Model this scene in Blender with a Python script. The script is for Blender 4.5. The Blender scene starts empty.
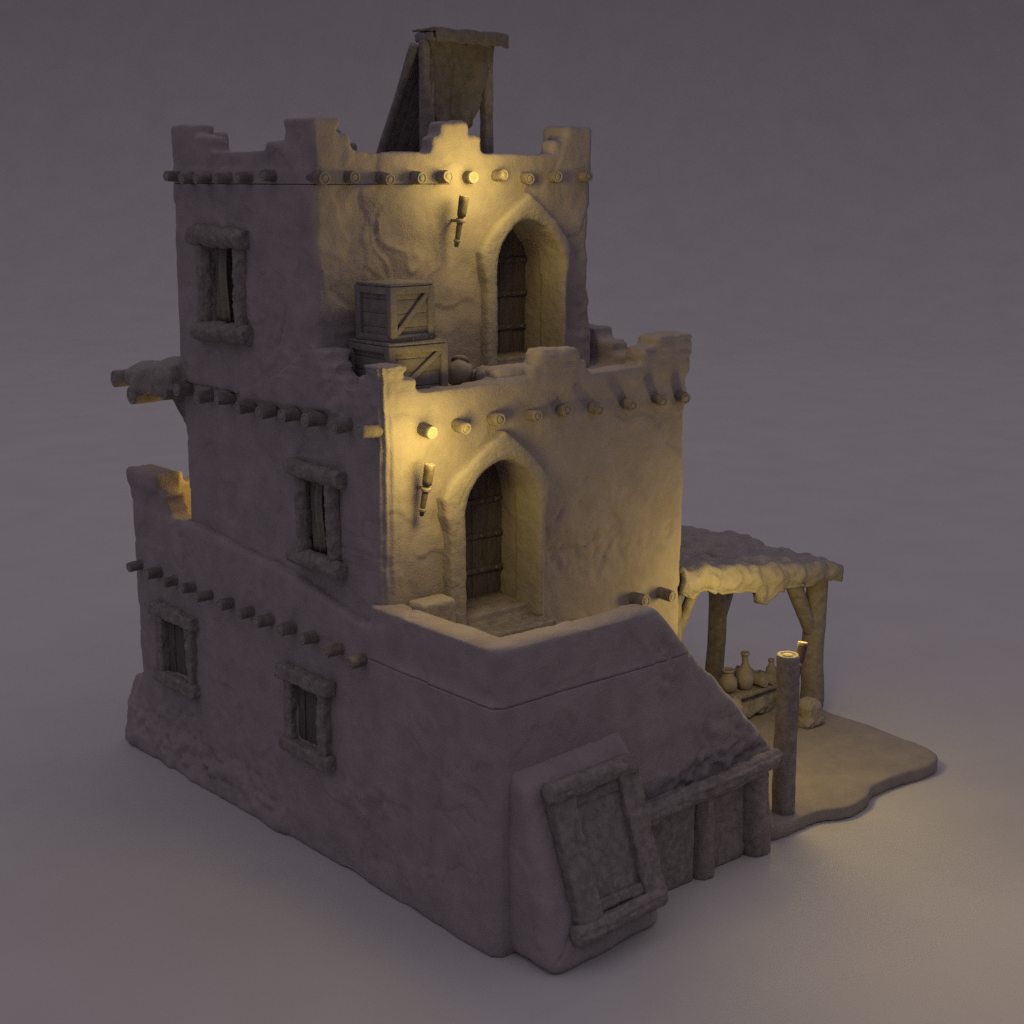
import bpy, bmesh, math, random
import numpy as np
from mathutils import Vector, Matrix
random.seed(7)
scene = bpy.context.scene
COL = scene.collection
R = math.radians

# ------------------------------------------------------------------ noise
def _hash(ix, iy, iz, seed):
    h = (ix * 374761393 + iy * 668265263 + iz * 2147483647 + seed * 974634533) & 0xFFFFFFFF
    h = ((h ^ (h >> 13)) * 1274126177) & 0xFFFFFFFF
    h = ((h ^ (h >> 16)) * 2246822519) & 0xFFFFFFFF
    return h ^ (h >> 15)
_G = np.random.RandomState(3).normal(size=(256, 3)); _G /= np.linalg.norm(_G, axis=1)[:, None]
def pn(P, scale=1.0, seed=0):
    """gradient noise at the points P, about -1..1"""
    P = np.asarray(P, float) * scale
    i = np.floor(P).astype(np.int64); f = P - i
    u = f * f * f * (f * (f * 6 - 15) + 10)
    out = 0
    for dx in (0, 1):
        wx = u[:, 0] if dx else 1 - u[:, 0]
        for dy in (0, 1):
            wy = u[:, 1] if dy else 1 - u[:, 1]
            for dz in (0, 1):
                wz = u[:, 2] if dz else 1 - u[:, 2]
                g = _G[_hash(i[:, 0] + dx, i[:, 1] + dy, i[:, 2] + dz, seed) & 255]
                d = f - np.array([dx, dy, dz])
                out = out + wx * wy * wz * (g * d).sum(1)
    return out * 1.5
def fbm(P, scale, seed=0, octaves=3):
    s = 0; a = 1.0
    for k in range(octaves):
        s = s + a * pn(P, scale * 2 ** k, seed + k); a *= .5
    return s
def sstep(a, b, x):
    t = np.clip((x - a) / (b - a), 0, 1); return t * t * (3 - 2 * t)

# ------------------------------------------------------------------ materials
def material(name, c1, c2, scale=3.0, bump=.3, fine=70.0, dist=.012, stretch=None, rough=.95):
    m = bpy.data.materials.new(name); m.use_nodes = True
    nt = m.node_tree; n = nt.nodes; l = nt.links
    b = n['Principled BSDF']; b.inputs['Roughness'].default_value = rough
    b.inputs['Specular IOR Level'].default_value = .15
    tc = n.new('ShaderNodeTexCoord'); vec = tc.outputs['Object']
    if stretch:
        mp = n.new('ShaderNodeMapping'); mp.inputs['Scale'].default_value = stretch
        l.new(vec, mp.inputs['Vector']); vec = mp.outputs['Vector']
    t1 = n.new('ShaderNodeTexNoise'); t1.inputs['Scale'].default_value = scale
    t1.inputs['Detail'].default_value = 7; t1.inputs['Roughness'].default_value = .6
    l.new(vec, t1.inputs['Vector'])
    r = n.new('ShaderNodeValToRGB'); r.color_ramp.elements[0].position = .33; r.color_ramp.elements[1].position = .67
    r.color_ramp.elements[0].color = (*c1, 1); r.color_ramp.elements[1].color = (*c2, 1)
    l.new(t1.outputs['Fac'], r.inputs['Fac']); l.new(r.outputs['Color'], b.inputs['Base Color'])
    t2 = n.new('ShaderNodeTexNoise'); t2.inputs['Scale'].default_value = fine
    t2.inputs['Detail'].default_value = 4; t2.inputs['Roughness'].default_value = .65
    l.new(vec, t2.inputs['Vector'])
    bp = n.new('ShaderNodeBump'); bp.inputs['Strength'].default_value = bump; bp.inputs['Distance'].default_value = dist
    l.new(t2.outputs['Fac'], bp.inputs['Height']); l.new(bp.outputs['Normal'], b.inputs['Normal'])
    return m
ADOBE = material('adobe_plaster', (.288, .254, .264), (.362, .320, .332), 2.2, .5, 34, .025)
FRAME = material('smooth_plaster', (.29, .26, .258), (.35, .316, .312), 4, .6, 40, .018)
BEAMWOOD = material('dark_beam_wood', (.135, .118, .116), (.25, .222, .217), 9, .7, 34, .02)
WOOD = material('weathered_wood', (.19, .168, .168), (.31, .277, .275), 9, .7, 34, .02)
CRATEWOOD = material('grey_crate_wood', (.20, .18, .182), (.265, .24, .242), 8, .8, 34, .02)
ENDGRAIN = material('cut_wood', (.24, .213, .205), (.34, .305, .292), 14, .4, 60, .008)
DOORWOOD = material('door_wood', (.10, .088, .083), (.18, .158, .15), 9, .6, 50, .012, (4, 4, .5))
CLOTH = material('sun_bleached_cloth', (.27, .245, .242), (.34, .31, .306), 5, .8, 36, .025)
SACKING = material('dark_sacking', (.15, .135, .13), (.22, .198, .19), 7, .8, 36, .025)
TORCHWOOD = material('charred_wood', (.09, .075, .068), (.17, .145, .135), 12, .6, 40, .012)
CURTAIN = material('pale_linen', (.22, .195, .17), (.30, .27, .235), 6, .4, 50, .01)
CLAY = material('fired_clay', (.24, .218, .214), (.31, .282, .278), 8, .35, 60, .008)
METAL = material('rusty_iron', (.16, .14, .13), (.26, .235, .225), 15, .4, 60, .006, None, .7)
DIRT = material('packed_dirt', (.255, .228, .222), (.31, .28, .272), 2.5, .5, 40, .015)
FLOOR = material('studio_floor', (.475, .462, .475), (.505, .492, .505), .5, .05, 30, .01)

# ------------------------------------------------------------------ scene helpers
def thing(name, label, cat, loc=(0, 0, 0), rotz=0, group=None):
    o = bpy.data.objects.new(name, None); COL.objects.link(o)
    o.empty_display_size = .2
    o.location = loc; o.rotation_euler = (0, 0, rotz)
    return tag(o, label, cat, group)
def tag(o, label, cat, group=None):
    o['label'] = label; o['category'] = cat
    if group: o['group'] = group
    return o
def link(name, me, mat, parent=None, smooth=True):
    if mat is not None and not me.materials: me.materials.append(mat)
    if smooth: me.polygons.foreach_set('use_smooth', [True] * len(me.polygons))
    o = bpy.data.objects.new(name, me); COL.objects.link(o)
    if parent: o.parent = parent
    return o
def from_bm(name, bm, mat, parent=None, smooth=True):
    bmesh.ops.recalc_face_normals(bm, faces=bm.faces)
    me = bpy.data.meshes.new(name); bm.to_mesh(me); bm.free()
    return link(name, me, mat, parent, smooth)
def dup(root, loc, rotz, label, group=None):
    r = root.copy(); COL.objects.link(r); r.location = loc; r.rotation_euler = (0, 0, rotz); r['label'] = label
    if group: r['group'] = group
    for ch in list(root.children):
        c = ch.copy(); COL.objects.link(c); c.parent = r
        for g in ch.children:
            d = g.copy(); COL.objects.link(d); d.parent = c
    return r

# ------------------------------------------------------------------ bmesh shapes
def rbox(bm, x0, x1, y0, y1, z0, z1, r=.06, seg=3, mat=None):
    g = bmesh.ops.create_cube(bm, size=1)
    for v in g['verts']:
        v.co = Vector((x0 + (v.co.x + .5) * (x1 - x0), y0 + (v.co.y + .5) * (y1 - y0), z0 + (v.co.z + .5) * (z1 - z0)))
    vs = list(g['verts'])
    if r > 0:
        es = list({e for v in vs for e in v.link_edges})
        res = bmesh.ops.bevel(bm, geom=es, offset=min(r, .49 * min(x1 - x0, y1 - y0, z1 - z0)), segments=seg, profile=.5, affect='EDGES')
        vs = list({v for f in res['faces'] for v in f.verts} | {v for v in vs if v.is_valid})
    if mat is not None:
        bmesh.ops.transform(bm, matrix=mat, verts=vs)
    return vs
def prism(bm, pts, axis, a, b, r=0):
    """polygon pts swept along axis 'x' (pts = y,z), 'y' (pts = x,z) or 'z' (pts = x,y) from a to b"""
    def co(p, t):
        return {'x': (t, p[0], p[1]), 'y': (p[0], t, p[1]), 'z': (p[0], p[1], t)}[axis]
    A = [bm.verts.new(co(p, a)) for p in pts]; B = [bm.verts.new(co(p, b)) for p in pts]
    n = len(pts); fs = [bm.faces.new(A), bm.faces.new(B[::-1])]
    for i in range(n):
        fs.append(bm.faces.new((A[i], B[i], B[(i + 1) % n], A[(i + 1) % n])))
    bmesh.ops.recalc_face_normals(bm, faces=fs)
    if r > 0:
        es = list({e for f in fs for e in f.edges})
        bmesh.ops.bevel(bm, geom=es, offset=r, segments=3, profile=.5, affect='EDGES', clamp_overlap=True)
def corner_box(bm, x0, x1, y0, y1, z0, z1, rc, batter=0.0):
    """a box whose upright edges are rounded by rc, its foot wider by batter"""
    pts = []
    for (cx, cy, a0) in ((x0 + rc, y0 + rc, 180), (x1 - rc, y0 + rc, 270), (x1 - rc, y1 - rc, 0), (x0 + rc, y1 - rc, 90)):
        for k in range(6):
            a = R(a0 + 90 * k / 5); pts.append((cx + rc * math.cos(a), cy + rc * math.sin(a)))
    prism(bm, pts, 'z', z0, z1)
    return pts

# ------------------------------------------------------------------ adobe sculpting
def bake(o):
    dg = bpy.context.evaluated_depsgraph_get()
    me = bpy.data.meshes.new_from_object(o.evaluated_get(dg))
    old = o.data; o.modifiers.clear(); o.data = me
    bpy.data.meshes.remove(old)
def tmp_obj(bm, name='cutter'):
    me = bpy.data.meshes.new(name); bm.to_mesh(me); bm.free()
    o = bpy.data.objects.new(name, me); COL.objects.link(o); return o
def drop(o):
    me = o.data; bpy.data.objects.remove(o); bpy.data.meshes.remove(me)
def arrays(me):
    n = len(me.vertices); co = np.empty(n * 3); no = np.empty(n * 3)
    me.vertices.foreach_get('co', co); me.vertex_normals.foreach_get('vector', no)
    return co.reshape(-1, 3), no.reshape(-1, 3)
def adobe(name, bm, mat, parent, voxel=.035, cutter=None, slots=None, smooth=5, disp=None):
    me = bpy.data.meshes.new(name); bm.to_mesh(me); bm.free()
    o = bpy.data.objects.new(name, me); COL.objects.link(o)
    m = o.modifiers.new('r', 'REMESH'); m.mode = 'VOXEL'; m.voxel_size = voxel
    c = tmp_obj(cutter) if cutter else None
    if c:
        b = o.modifiers.new('b', 'BOOLEAN'); b.operation = 'DIFFERENCE'; b.object = c; b.solver = 'EXACT'
        m = o.modifiers.new('r2', 'REMESH'); m.mode = 'VOXEL'; m.voxel_size = voxel
    s = o.modifiers.new('s', 'SMOOTH'); s.factor = .5; s.iterations = smooth
    bake(o)
    if c: drop(c)
    if disp:
        co, no = arrays(o.data)
        co = co + no * disp(co, no)[:, None]
        o.data.vertices.foreach_set('co', co.ravel()); o.data.update()
    for box in slots or ():
        sl = bmesh.new(); rbox(sl, *box, 0); c = tmp_obj(sl); keep = o.data.copy(); n = len(keep.vertices)
        b = o.modifiers.new('b', 'BOOLEAN'); b.operation = 'DIFFERENCE'; b.object = c; b.solver = 'EXACT'
        bake(o); drop(c)
        print('SLOT', name, n, len(o.data.vertices))
        if len(o.data.vertices) < .8 * n: o.data = keep
    o.data.materials.clear(); o.data.materials.append(mat)
    o.data.polygons.foreach_set('use_smooth', [True] * len(o.data.polygons))
    if parent: o.parent = parent
    return o
def cracks(P, scale, seed, width):
    """thin meandering lines along the zero of a noise, broken into pieces"""
    v = np.abs(pn(P, scale, seed) + .35 * pn(P, scale * 3, seed + 5))
    w = sstep(.12, .3, pn(P, scale * .9, seed + 9))
    return (1 - sstep(0, width, v)) * w
def blob(P, c, r):
    d = np.linalg.norm((P - np.array(c)) / np.array(r), axis=1)
    return 1 - sstep(.55, 1.0, d + .35 * pn(P, 2.2, 31))
def stones(P, scale, seed):
    """lumpy fieldstone relief"""
    a = np.abs(pn(P, scale, seed)); b = np.abs(pn(P, scale * 1.9, seed + 3))
    return .65 * a + .35 * b
def plaster(worn=(), seed=0, wave=.035, extra=None):
    def f(P, N):
        d = wave * fbm(P, .55, seed, 2) + .013 * fbm(P, 2.2, seed + 11, 3) + .0055 * fbm(P, 9, seed + 17, 2)
        d = d - .018 * sstep(.16, .22, fbm(P, .8, seed + 21, 3)) - .022 * cracks(P, .8, seed + 40, .028)
        for (c, r, depth) in worn:
            m = blob(P, c, r)
            if c[0] > 2 and c[1] == 0: m = m * (1 - sstep(-.22, -.04, P[:, 2] - 1.32 - np.clip(5.0 - P[:, 0], 0, 2.36) * 1.05))   # the coping stays smooth
            d = d - m * depth * .5 + m * depth * 2.6 * (stones(P, 3.4, seed + 50) - .14) + m * .018 * fbm(P, 8, seed + 60, 2)
        if extra: d = d + extra(P, N)
        return d
    return f

# ------------------------------------------------------------------ logs, lathes, cloth
def log_bm(p0, p1, r0, r1=None, seg=18, rings=None, rough=.10, seed=0, rim=True, bark=0.0):
    """a log from p0 to p1 with grooved bark and cut ends with rings"""
    r1 = r0 if r1 is None else r1
    p0 = Vector(p0); p1 = Vector(p1); ax = (p1 - p0); L = ax.length; ax.normalize()
    u = ax.orthogonal().normalized(); w = ax.cross(u)
    rings = rings or max(4, int(L / (.028 if bark else .07)))
    bm = bmesh.new(); rows = []
    P = []; base = []
    for i in range(rings + 1):
        t = i / rings
        for k in range(seg):
            a = 2 * math.pi * k / seg
            P.append((math.cos(a) * 1.6, math.sin(a) * 1.6, t * L * 1.1 + seed * 7.3)); base.append((t, a))
    P = np.array(P)
    n = .55 * pn(P, 1.0, seed) + .8 * pn(P * np.array([1, 1, .18]), 2.6, seed + 4) + .35 * pn(P, 4.5, seed + 8)
    ang = np.array([a for t, a in base]); tt = np.array([t for t, a in base]) * L
    Q = np.stack([np.cos(ang) * r0 * 17, np.sin(ang) * r0 * 17, tt * 2.6 + seed], 1)
    n = n * rough - bark * (1.0 - 2.2 * np.abs(pn(Q, 1.0, seed + 12))) + bark * .5 * pn(Q, 2.3, seed + 15)
    bend = pn(np.array([[i * .23 * L / rings * 4, seed * 3.1, k * 9.7] for i in range(rings + 1) for k in (0, 1)]), 1, 77).reshape(-1, 2)
    idx = 0
    for i in range(rings + 1):
        row = []
        for k in range(seg):
            t, a = base[idx]; r = (r0 + (r1 - r0) * t) * (1 + n[idx])
            if i in (0, rings): r *= .95
            c = p0 + ax * (L * t) + (u * bend[i, 0] + w * bend[i, 1]) * (r0 * .25)
            row.append(bm.verts.new(c + u * math.cos(a) * r + w * math.sin(a) * r)); idx += 1
        rows.append(row)
    for i in range(rings):
        for k in range(seg):
            bm.faces.new((rows[i][k], rows[i][(k + 1) % seg], rows[i + 1][(k + 1) % seg], rows[i + 1][k]))
    for row, sgn in ((rows[0], -1), (rows[-1], 1)):
        ctr = sum((v.co for v in row), Vector()) / seg
        prev = row
        for (s, dep) in (((.8, .0), (.74, -.12), (.52, -.12), (.47, -.0), (.2, -.02)) if rim else ((.5, 0),)):
            ring = [bm.verts.new(ctr + (v.co - ctr) * s + ax * sgn * dep * r0) for v in row]
            for k in range(seg):
                f = bm.faces.new((prev[k], prev[(k + 1) % seg], ring[(k + 1) % seg], ring[k])); f.material_index = 1
            prev = ring
        f = bm.faces.new(prev); f.material_index = 1
    return bm
def log(name, p0, p1, r0, r1=None, parent=None, mat=None, **kw):
    o = from_bm(name, log_bm(p0, p1, r0, r1, **kw), mat or WOOD, parent)
    o.data.materials.append(ENDGRAIN)
    return o
def lathe_bm(prof, seg=28, rough=0, seed=0, center=(0, 0, 0)):
    bm = bmesh.new(); rows = []
    for (r, z) in prof:
        a = [2 * math.pi * k / seg for k in range(seg)]
        P = np.array([(math.cos(t) * 1.2, math.sin(t) * 1.2, z * 3 + seed) for t in a])
        n = pn(P, 1.3, seed) * rough
        rows.append([bm.verts.new((center[0] + math.cos(t) * r * (1 + q), center[1] + math.sin(t) * r * (1 + q), center[2] + z)) for t, q in zip(a, n)])
    for i in range(len(rows) - 1):
        for k in range(seg):
            bm.faces.new((rows[i][k], rows[i][(k + 1) % seg], rows[i + 1][(k + 1) % seg], rows[i + 1][k]))
    bm.faces.new(rows[0]); bm.faces.new(rows[-1])
    return bm
def sheet(name, fn, nu, nv, mat, parent, thick=.06):
    """a cloth: fn(u, v) -> point; given thickness in both directions"""
    bm = bmesh.new(); g = [[bm.verts.new(fn(i / nu, j / nv)) for j in range(nv + 1)] for i in range(nu + 1)]
    for i in range(nu):
        for j in range(nv):
            bm.faces.new((g[i][j], g[i + 1][j], g[i + 1][j + 1], g[i][j + 1]))
    o = from_bm(name, bm, mat, parent)
    m = o.modifiers.new('solid', 'SOLIDIFY'); m.thickness = thick; m.offset = 0
    bake(o); o.data.polygons.foreach_set('use_smooth', [True] * len(o.data.polygons))
    return o
def n1(x, y, z, s=1, seed=0): return float(pn(np.array([[x, y, z]]), s, seed)[0])
def rough_mesh(o, amp, scale, seed=0):
    co, no = arrays(o.data); co = co + no * (amp * fbm(co, scale, seed, 3))[:, None]
    o.data.vertices.foreach_set('co', co.ravel()); o.data.update(); return o
def chunk(name, bm, mat, parent, voxel=.025, amp=.012, scale=7, seed=0, smooth=3):
    return adobe(name, bm, mat, parent, voxel, smooth=smooth,
                 disp=lambda P, N: amp * fbm(P, scale, seed, 3) + amp * .5 * pn(P, scale * 4, seed + 5))

# ================================================================== THE HOUSE
house = thing('adobe_house', 'three storey stepped adobe house with arched doors, log beam ends and battlements', 'house')

# ---- ground storey: body, terrace, left wall, stair wall, back terrace corner
bm = bmesh.new()
corner_box(bm, -.05, 4.70, -.01, 8.9, 0, .5, .17)
corner_box(bm, -.05, 2.9, -.01, 3.0, 0, 3.14, .17)
corner_box(bm, 0, 5.40, 2.30, 8.85, 0, 3.40, .12)
corner_box(bm, 0, 2.62, 0, .42, 3.0, 3.80, .18)                                     # terrace parapets
corner_box(bm, 0, .42, 0, 2.6, 3.0, 3.80, .18)
rbox(bm, .02, 2.58, .02, .40, 3.3, 3.83, .09); rbox(bm, .02, .40, .02, 2.4, 3.3, 3.82, .09)
prism(bm, [(.3, 0), (4.72, 0), (4.80, 1.0), (4.97, 1.35), (2.64, 3.80), (.3, 3.80)], 'y', 0.0, .38, .10)   # stair wall
prism(bm, [(2.0, 0), (2.0, 3.62), (2.6, 3.52), (4.4, 3.83), (6.8, 4.03), (8.87, 4.05), (8.87, 0)], 'x', -.03, .42, .05)
rbox(bm, 0, .42, 7.75, 8.90, 3.3, 4.16, .04)
rbox(bm, -.05, .44, 8.02, 8.98, 4.33, 4.60, .05); rbox(bm, -.01, .42, 7.82, 8.93, 4.1, 4.34, .05)
rbox(bm, .35, .72, 8.5, 8.9, 3.8, 4.52, .04); rbox(bm, .6, 1.02, 8.5, 8.9, 3.8, 4.34, .04); rbox(bm, .9, 1.35, 8.5, 8.9, 3.8, 4.18, .04)
rbox(bm, 0, 5.4, 8.5, 8.88, 3.2, 4.05, .08)
prism(bm, [(.5, 0), (9.42, 0), (9.40, .45), (9.1, .9), (8.85, 1.3), (8.7, 1.4), (.5, .02)], 'x', -.02, 4.6, .03)
prism(bm, [(-.12, 0), (-.08, .5), (.1, 1.1), (.4, 1.1), (.4, 0)], 'y', 4.5, 9.38, .04)
cut = bmesh.new()
rbox(cut, -.6, .38, 7.18, 7.86, 1.58, 2.40, 0); rbox(cut, -.6, .38, 3.58, 4.20, 1.54, 2.35, 0)
sl = [(-.4, .03, -.4, 2.45, 3.100, 3.112), (.025, 3.2, -.4, .025, 3.1004, 3.1124), (.02, .10, .02, .10, 3.1008, 3.1128)]
def foot(P, N):
    # the base has slumped outward in lumps and is chewed along the bottom
    low = 1 - sstep(.15, 1.3, P[:, 2] + .35 * pn(P, .9, 91))
    far = sstep(3.2, 7.5, P[:, 1])
    d = low * far * (.05 + .07 * pn(P, 1.5, 92) + .03 * pn(P, 5, 93))
    flat = 1 - sstep(.0, .06, np.abs(P[:, 2] - 3.106))     # keep the seam course true
    return d * (1 - flat)
ground_storey = adobe('ground_storey', bm, ADOBE, house, .034, cutter=cut, slots=sl,
    disp=plaster(worn=[((4.2, 0, 1.75), (1.0, .6, .75), .075), ((3.3, 0, 1.25), (.8, .5, .5), .05), ((2.75, 0, 3.0), (.25, .4, .7), .05), ((0, 7.6, .55), (.6, 1.6, .6), .06),
                       ((0, 2.6, 1.2), (.5, 1.1, .25), .035), ((0, 5.5, .4), (.5, 1.4, .35), .05)], seed=3, wave=.03, extra=foot))

# stairs behind the stair wall
bm = bmesh.new()
for k in range(9):
    z = 3.12 - .29 * (k + 1)
    rbox(bm, 2.55 + .3 * k, 2.55 + .3 * (k + 1) + .02, .45, 2.24, 0, z, .02, 2)
chunk('staircase', bm, ADOBE, house, .04, .008, 5, 4)

# ---- middle storey
bm = bmesh.new()
corner_box(bm, .10, 5.50, 2.25, 7.34, 1.2, 6.28, .19)
corner_box(bm, .10, 5.50, 2.25, 2.62, 5.8, 6.44, .14); corner_box(bm, .10, .48, 2.25, 7.3, 5.8, 6.48, .14)
corner_box(bm, 5.13, 5.50, 2.25, 7.3, 5.8, 6.46, .10)
rbox(bm, .10, .44, 2.25, 2.66, 6.2, 6.78, .06); rbox(bm, .12, .66, 2.26, 2.60, 6.2, 6.63, .05); rbox(bm, .10, .46, 2.3, 2.85, 6.2, 6.65, .05)
rbox(bm, .06, .50, 2.22, 2.68, 6.70, 6.80, .04)
rbox(bm, 2.62, 3.36, 2.24, 2.64, 6.2, 6.80, .09); rbox(bm, 2.5, 3.5, 2.25, 2.62, 6.2, 6.62, .07)
rbox(bm, 1.95, 2.6, 2.34, 2.68, 6.2, 6.60, .10)
rbox(bm, 4.55, 5.52, 2.24, 2.64, 6.2, 6.70, .05); rbox(bm, 4.80, 5.53, 2.23, 2.66, 6.5, 6.84, .05); rbox(bm, 5.05, 5.46, 2.3, 3.0, 6.2, 6.62, .05)
rbox(bm, 5.04, 5.47, 3.75, 4.45, 6.2, 6.84, .06); rbox(bm, 5.06, 5.46, 3.45, 4.7, 6.2, 6.66, .06)
rbox(bm, .08, .42, 3.40, 3.95, 6.2, 6.90, .05); rbox(bm, .09, .43, 3.26, 4.0, 6.2, 6.74, .05); rbox(bm, .10, .44, 3.12, 4.1, 6.2, 6.58, .05)
for k in range(4): rbox(bm, .30, .46, 3.22 + .05 * k, 3.55, 6.36 + .14 * k, 6.47 + .14 * k, .03, 2)
prism(bm, [(3.2, 6.1), (3.4, 6.62), (3.7, 6.98), (4.1, 6.75), (4.8, 6.4), (5.6, 6.2), (5.6, 6.0)], 'x', .03, .4, .05)     # slumped plaster under the upper storey
cut = bmesh.new()
def arch_pts(x0, x1, z0, zs, xa, za, n=10):
    pts = [(x1, z0), (x1, zs)]
    for k in range(1, n + 1):
        t = k / n; a = t * math.pi / 2
        pts.append((x1 + (xa - x1) * (1 - math.cos(a)) ** .92, zs + (za - zs) * math.sin(a) ** 1.05))
    for k in range(n - 1, -1, -1):
        t = k / n; a = t * math.pi / 2
        pts.append((x0 + (xa - x0) * (1 - math.cos(a)) ** .92, zs + (za - zs) * math.sin(a) ** 1.05))
    pts.append((x0, z0)); return pts
prism(cut, arch_pts(1.21, 2.50, 3.12, 4.85, 1.86, 5.46), 'y', 1.8, 2.98)
rbox(cut, -.6, .62, 3.42, 4.06, 4.16, 5.22, 0)
def mid_extra(P, N):
    c = (1 - sstep(0, .32, np.abs(P[:, 0] - .10) + np.abs(P[:, 1] - 2.25)))
    d = c * .016 * np.sin((P[:, 0] - P[:, 1]) * 52 + 1.5 * pn(P, 3, 5)) * sstep(3.6, 4.2, P[:, 2])
    q = np.stack([P[:, 0], P[:, 1], P[:, 2]], 1)
    b = blob(P, (.1, 2.75, 4.35), (.4, .75, .6))                    # exposed mud bricks near the corner
    row = np.floor(P[:, 2] / .2); fz = np.abs((P[:, 2] / .2) % 1 - .5); fy = np.abs((P[:, 1] / .42 + .5 * (row % 2)) % 1 - .5)
    j = np.maximum(sstep(.40, .48, fz), sstep(.44, .485, fy))
    d = d - b * .014 * j
    zc = 4.13 + .10 * np.sin((P[:, 0] - 2.7) * 2.1 + 3.3) + .05 * pn(P, 3, 66) + .16 * sstep(3.3, 4.3, P[:, 0])
    d = d - .035 * (1 - sstep(.0, .035, np.abs(P[:, 2] - zc))) * sstep(2.72, 2.8, P[:, 0]) * (1 - sstep(3.3, 4.3, P[:, 0])) * (P[:, 1] < 2.6)
    m = sstep(6.42, 6.5, P[:, 2])                                   # merlons show their courses
    d = d - m * .014 * sstep(.36, .47, np.abs((P[:, 2] / .125 + .2 * pn(P, 2, 8)) % 1 - .5)) + m * .012 * fbm(P, 6, 61, 2)
    return d
middle_storey = adobe('middle_storey', bm, ADOBE, house, .032, cutter=cut,
    disp=plaster(worn=[((.1, 2.9, 6.3), (.5, .7, .3), .04), ((3.7, 2.25, 3.9), (1.2, .3, .35), .03)], seed=13, wave=.022, extra=mid_extra))

# ---- upper storey
bm = bmesh.new()
corner_box(bm, .05, 4.75, 3.57, 7.24, 6.1, 9.10, .10)
corner_box(bm, .08, 4.77, 3.58, 3.92, 8.6, 9.32, .08); corner_box(bm, .08, .42, 3.58, 7.22, 8.6, 9.33, .08)
corner_box(bm, 4.43, 4.77, 3.58, 7.22, 8.6, 9.32, .08); corner_box(bm, .08, 4.77, 6.96, 7.22, 8.6, 9.32, .08)
rbox(bm, .07, .44, 3.57, 4.25, 9.0, 9.72, .05); rbox(bm, .08, .66, 3.58, 3.90, 9.0, 9.54, .05); rbox(bm, .08, .42, 3.6, 4.75, 9.0, 9.46, .06)
rbox(bm, .05, .50, 3.55, 4.27, 9.60, 9.73, .05)
rbox(bm, 2.06, 2.53, 3.57, 3.92, 9.0, 9.72, .05); rbox(bm, 1.92, 2.76, 3.58, 3.90, 9.0, 9.54, .05)
rbox(bm, 4.28, 4.78, 3.57, 4.1, 9.0, 9.70, .05); rbox(bm, 4.02, 4.72, 3.58, 3.90, 9.0, 9.52, .08)
rbox(bm, .07, .44, 6.55, 7.20, 9.0, 9.71, .05); rbox(bm, .09, .42, 6.12, 7.1, 9.0, 9.56, .05); rbox(bm, .07, .9, 6.96, 7.20, 9.0, 9.64, .05)
rbox(bm, 2.2, 2.75, 6.84, 7.18, 9.0, 9.70, .05); rbox(bm, 1.9, 3.05, 6.86, 7.16, 9.0, 9.52, .05)
rbox(bm, 4.3, 4.73, 6.5, 7.18, 9.0, 9.68, .05)
prism(bm, [(4.5, 6.2), (4.86, 6.2), (4.84, 6.9), (4.74, 7.6), (4.69, 8.2), (4.5, 8.2)], 'y', 3.62, 7.1, .04)
cut = bmesh.new()
prism(cut, arch_pts(2.88, 4.10, 6.36, 7.80, 3.45, 8.42), 'y', 3.2, 4.34)
rbox(cut, -.6, .62, 5.55, 6.22, 7.0, 8.08, 0)
sl = [(-.4, .12, 3.4, 7.5, 8.905, 8.915), (.11, 2.2, 3.2, 3.62, 8.9052, 8.9152)]
def up_extra(P, N):
    # flaking coats of plaster left of the door: curved ledges
    m = blob(P, (1.3, 3.6, 7.7), (1.55, .7, 1.25))
    v = fbm(P * np.array([1, 1, 1.2]), .75, 205, 2)
    d = .022 * (1 - sstep(0, .05, np.abs(v))) + .02 * (1 - sstep(0, .04, np.abs(v - .3))) + .035 * sstep(.0, .35, v) + .03 * fbm(P, 1.3, 209, 2)
    r = sstep(4.35, 4.6, P[:, 0]) * (1 - sstep(8.0, 8.5, P[:, 2]))
    keep = sstep(.0, .05, np.abs(P[:, 2] - 8.91))
    yc = 4.30 + .35 * (7.35 - P[:, 2]) ** 2 + .30 * (7.35 - P[:, 2])
    scar = (1 - sstep(0, .045, np.abs(P[:, 1] - yc))) * sstep(6.75, 6.95, P[:, 2]) * (1 - sstep(7.3, 7.42, P[:, 2])) * (P[:, 0] < .3)
    return (-.035 * scar + m * (d - .03) + r * .035 * fbm(P, 3.2, 207, 3)) * keep
upper_storey = adobe('upper_storey', bm, ADOBE, house, .030, cutter=cut, slots=sl,
    disp=plaster(worn=[((.1, 4.6, 6.9), (.3, .7, .5), .03)], seed=29, wave=.016, extra=up_extra))

# ---- log beam ends
def beam(p, d, L, r, k):
    tilt = Vector((random.uniform(-.03, .03), random.uniform(-.03, .03), random.uniform(-.035, .03)))
    d = Vector(d)
    log('roof_beam', Vector(p) - d * .12, Vector(p) + d * L + tilt, r * random.uniform(.92, 1.08), None, house, BEAMWOOD, seg=16, rings=6, rough=.09, seed=k)
k = 0
for y in (6.98, 6.55, 6.10, 5.58, 5.04, 4.50): k += 1; beam((.10, y, 9.0), (-1, 0, 0), .24, .078, k)
for x in (.10, .57, 1.06, 1.57, 2.00, 2.45, 2.95, 3.45, 3.98, 4.50): k += 1; beam((x + .03, 3.60, 9.0), (0, -1, 0), .19, .080, k)
for y in (7.0, 6.38, 5.82, 5.26, 4.72, 4.15, 3.58, 2.98, 2.38): k += 1; beam((.10, y, 6.0), (-1, 0, 0), .24, .088, k)
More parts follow.
